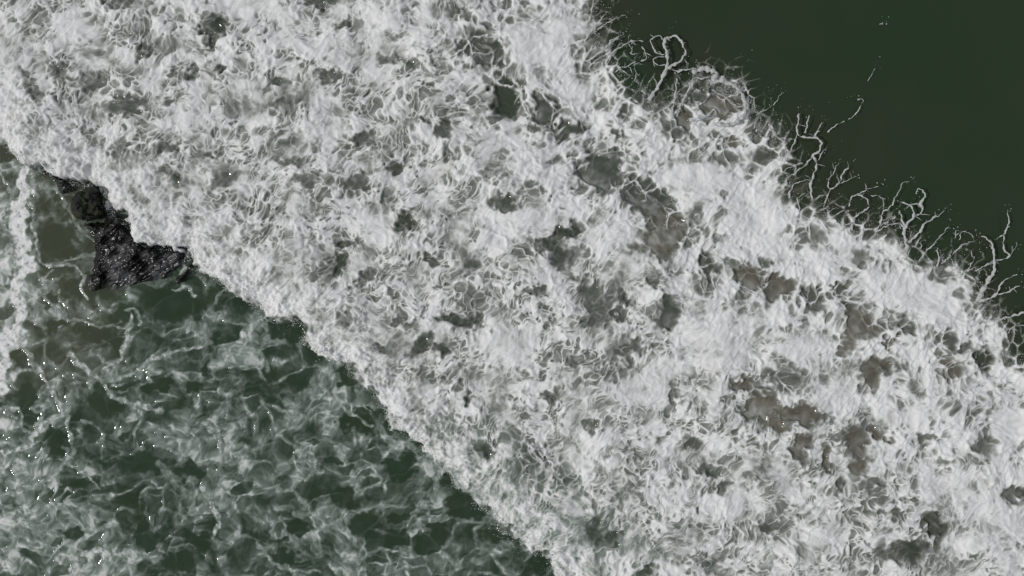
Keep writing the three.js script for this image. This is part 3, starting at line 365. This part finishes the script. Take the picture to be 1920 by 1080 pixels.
spray('broad foam antler with an open loop, largest splash on the back edge', [[7, 4, [[1697, 488], [1699, 457], [1695, 433], [1699, 422], [1712, 406], [1710, 390], [1691, 379]]], [5, 3.5, [[1710, 406], [1728, 398], [1727, 380], [1736, 366], [1729, 356], [1720, 354], [1718, 366]]], [3, 4, [[1687, 394], [1690, 410], [1695, 422]]], [4, 4, [[1703, 455], [1722, 437], [1730, 424], [1745, 412], [1756, 404]]], [3, 1, [[1745, 412], [1760, 404], [1771, 394]]], [2.5, 3, [[1641, 436], [1660, 425], [1685, 420], [1697, 427]]], [3, 2, [[1726, 382], [1710, 384], [1700, 390]]]]);
spray('straight slanting foam thread between the two largest splashes', [[1.5, 2, [[1724, 488], [1735, 473], [1749, 459], [1765, 441], [1778, 425]]], [1.5, 1.5, [[1720, 466], [1728, 460], [1722, 454]]]], .45);
spray('forked foam shoot with a thin arch above it', [[4, 2, [[1757, 503], [1761, 480], [1755, 468]]], [2.5, 2, [[1765, 494], [1784, 480], [1800, 462], [1829, 451]]], [2, 2, [[1784, 482], [1788, 494], [1794, 504]]], [2, 1.5, [[1798, 450], [1804, 436], [1817, 435], [1827, 445]]], [1.5, 1.5, [[1790, 448], [1792, 440], [1793, 432]]]], .35);
spray('tall forked foam plume nearest the right border', [[9, 3.5, [[1833, 564], [1850, 530], [1864, 507], [1864, 488], [1862, 464], [1852, 449], [1839, 441]]], [4, 2, [[1864, 490], [1893, 480], [1883, 468], [1881, 441], [1866, 449]]], [3, 1.2, [[1881, 441], [1891, 418], [1889, 394]]], [4, 3, [[1864, 488], [1847, 499], [1827, 509]]], [2, 1.5, [[1812, 509], [1822, 495], [1827, 480]]], [1, 1, [[1893, 480], [1900, 470], [1905, 465]]]]);
spray('foam branch with two prongs pointing to the right border', [[5, 2.5, [[1835, 566], [1868, 552], [1878, 530], [1907, 514]]], [2, 3, [[1868, 553], [1893, 546], [1913, 534]]]]);
spray('long flat foam spike reaching the right border', [[3, 6, [[1862, 604], [1875, 599], [1897, 593], [1919, 585], [1945, 574]]], [1.5, 2, [[1885, 630], [1900, 614], [1920, 608]]]], .3);
spray('foam figure of two loops round a thick bar in the upper water', [[6, 8, [[1216, 188], [1230, 168], [1240, 148], [1249, 129], [1252, 110], [1249, 95], [1244, 83], [1249, 71]]], [4, 6, [[1249, 72], [1264, 68], [1276, 76], [1285, 98], [1278, 112], [1264, 121], [1252, 128]]], [2, 2.5, [[1244, 74], [1233, 68], [1220, 76], [1225, 88], [1232, 100], [1246, 103]]], [2, 2.5, [[1246, 106], [1228, 108], [1226, 114], [1232, 122], [1248, 122]]], [2.5, 4, [[1258, 128], [1266, 134], [1283, 130], [1300, 130]]], [1, 1, [[1284, 112], [1290, 122], [1290, 130]]]]);
spray('crooked foam thread left of the looped figure', [[2, 3, [[1139, 121], [1153, 95], [1170, 86], [1182, 78], [1206, 76]]], [1.5, 2.5, [[1204, 88], [1210, 100], [1213, 110], [1200, 113]]], [1.5, 3, [[1152, 136], [1165, 128], [1179, 122], [1192, 116]]], [2, 1.2, [[1190, 128], [1192, 140], [1190, 152]]], [1.5, 1, [[1180, 100], [1184, 94], [1186, 88]]]]);
spray('long thin foam threads leaning out at the top of the back edge', [[4, 1.2, [[1092, 118], [1119, 103], [1139, 86], [1170, 62]]], [4, 1.2, [[1096, 78], [1108, 58], [1124, 40], [1140, 20]]], [3, 1, [[1110, 62], [1128, 50], [1150, 36], [1175, 28]]], [4, 2, [[1104, 40], [1110, 20], [1114, -6]]], [2, 1.5, [[1134, 88], [1150, 74], [1164, 66]]]]);
spray('round foam bubble rim bulging into the dark water', [[9, 9, [[1298, 134], [1324, 129], [1343, 138], [1338, 150], [1356, 152], [1377, 161], [1394, 183], [1398, 202], [1393, 219], [1377, 230], [1360, 235], [1336, 232]]], [4, 4, [[1341, 219], [1317, 221], [1296, 228]]], [5, 4, [[1259, 222], [1263, 190], [1268, 160], [1270, 146]]], [5, 4, [[1268, 220], [1282, 184], [1292, 166], [1300, 140]]], [2.5, 2.5, [[1300, 146], [1315, 147], [1328, 146]]], [2, 2, [[1334, 168], [1350, 176], [1366, 188], [1384, 202]]]], .25);
spray('faint thread of drops beside the bubble rim', [[1, 2, [[1418, 216], [1432, 208], [1445, 200]]], [1, 1, [[1452, 198], [1460, 182], [1467, 172]]]], .2);
spray('ragged foam fringe below the antler splash', [[3, 1.5, [[1478, 372], [1486, 350], [1500, 340], [1520, 338]]], [2, 1.5, [[1500, 396], [1496, 372], [1512, 362]]], [1.5, 1, [[1550, 400], [1560, 394], [1574, 390]]], [1.5, 1, [[1460, 330], [1472, 318], [1490, 312]]], [2, 1.5, [[1440, 232], [1450, 250], [1470, 268], [1474, 290]]]], .2);
{ // fine drops hanging over the water behind the wave
  const list = []; let tries = 0;
  while (list.length < 5200 && tries++ < 400000) {
    const t = rnd(), i = 3 + Math.floor(rnd() * (BACK.length - 7)), a = BACK[i], b = BACK[i + 1], x = mix(a[0], b[0], t) + (rnd() - .45) * 130, y = mix(a[1], b[1], t) + (rnd() - .55) * 130, d = sdf(BACK, x, y);
    if (d < -14 || rnd() > Math.exp(-Math.max(0, d) / 16) * ss(-.15, .5, noise(x / 26 + 5, y / 26) + .5 * noise(x / 9, y / 9 + 4))) continue;
    list.push([x, y, .12 + rnd() * rnd() * .5, .1 + rnd() * .7]);
  }
  tries = 0; let more = 0;
  while (more < 5000 && tries++ < 400000) {       // and along its tumbling front
    const i = 2 + Math.floor(rnd() * (FRONT.length - 5)), t = rnd(), a = FRONT[i], b = FRONT[i + 1], x = mix(a[0], b[0], t) + (rnd() - .5) * 50, y = mix(a[1], b[1], t) + (rnd() - .5) * 50, d = -sdf(FRONT, x, y);
    if (d < -12 || rnd() > Math.exp(-Math.max(0, d) / 7) * ss(-.3, .5, noise(x / 18 + 5, y / 18))) continue;
    list.push([x, y, .15 + rnd() * rnd() * .7, .15 + rnd() * .7]); more++;
  }
  const im = new THREE.InstancedMesh(new THREE.IcosahedronGeometry(1, 0), sprayMat, list.length), M = new THREE.Matrix4(); im.name = 'spray_drops'; im.castShadow = im.receiveShadow = true;
  list.forEach(([x, y, r, h], i) => { const k = 1 - h / H, q = r / S; M.makeScale(q * (1 + rnd()), q, q * (1 + rnd())); M.setPosition(wx(x) * k, levelAt(x, y) + h, wz(y) * k); im.setMatrixAt(i, M); });
  st(im, 'stuff', 'fine white drops of spray hanging along both edges of the wave', 'spray'); scene.add(im);
}
renderer.render(scene, camera);
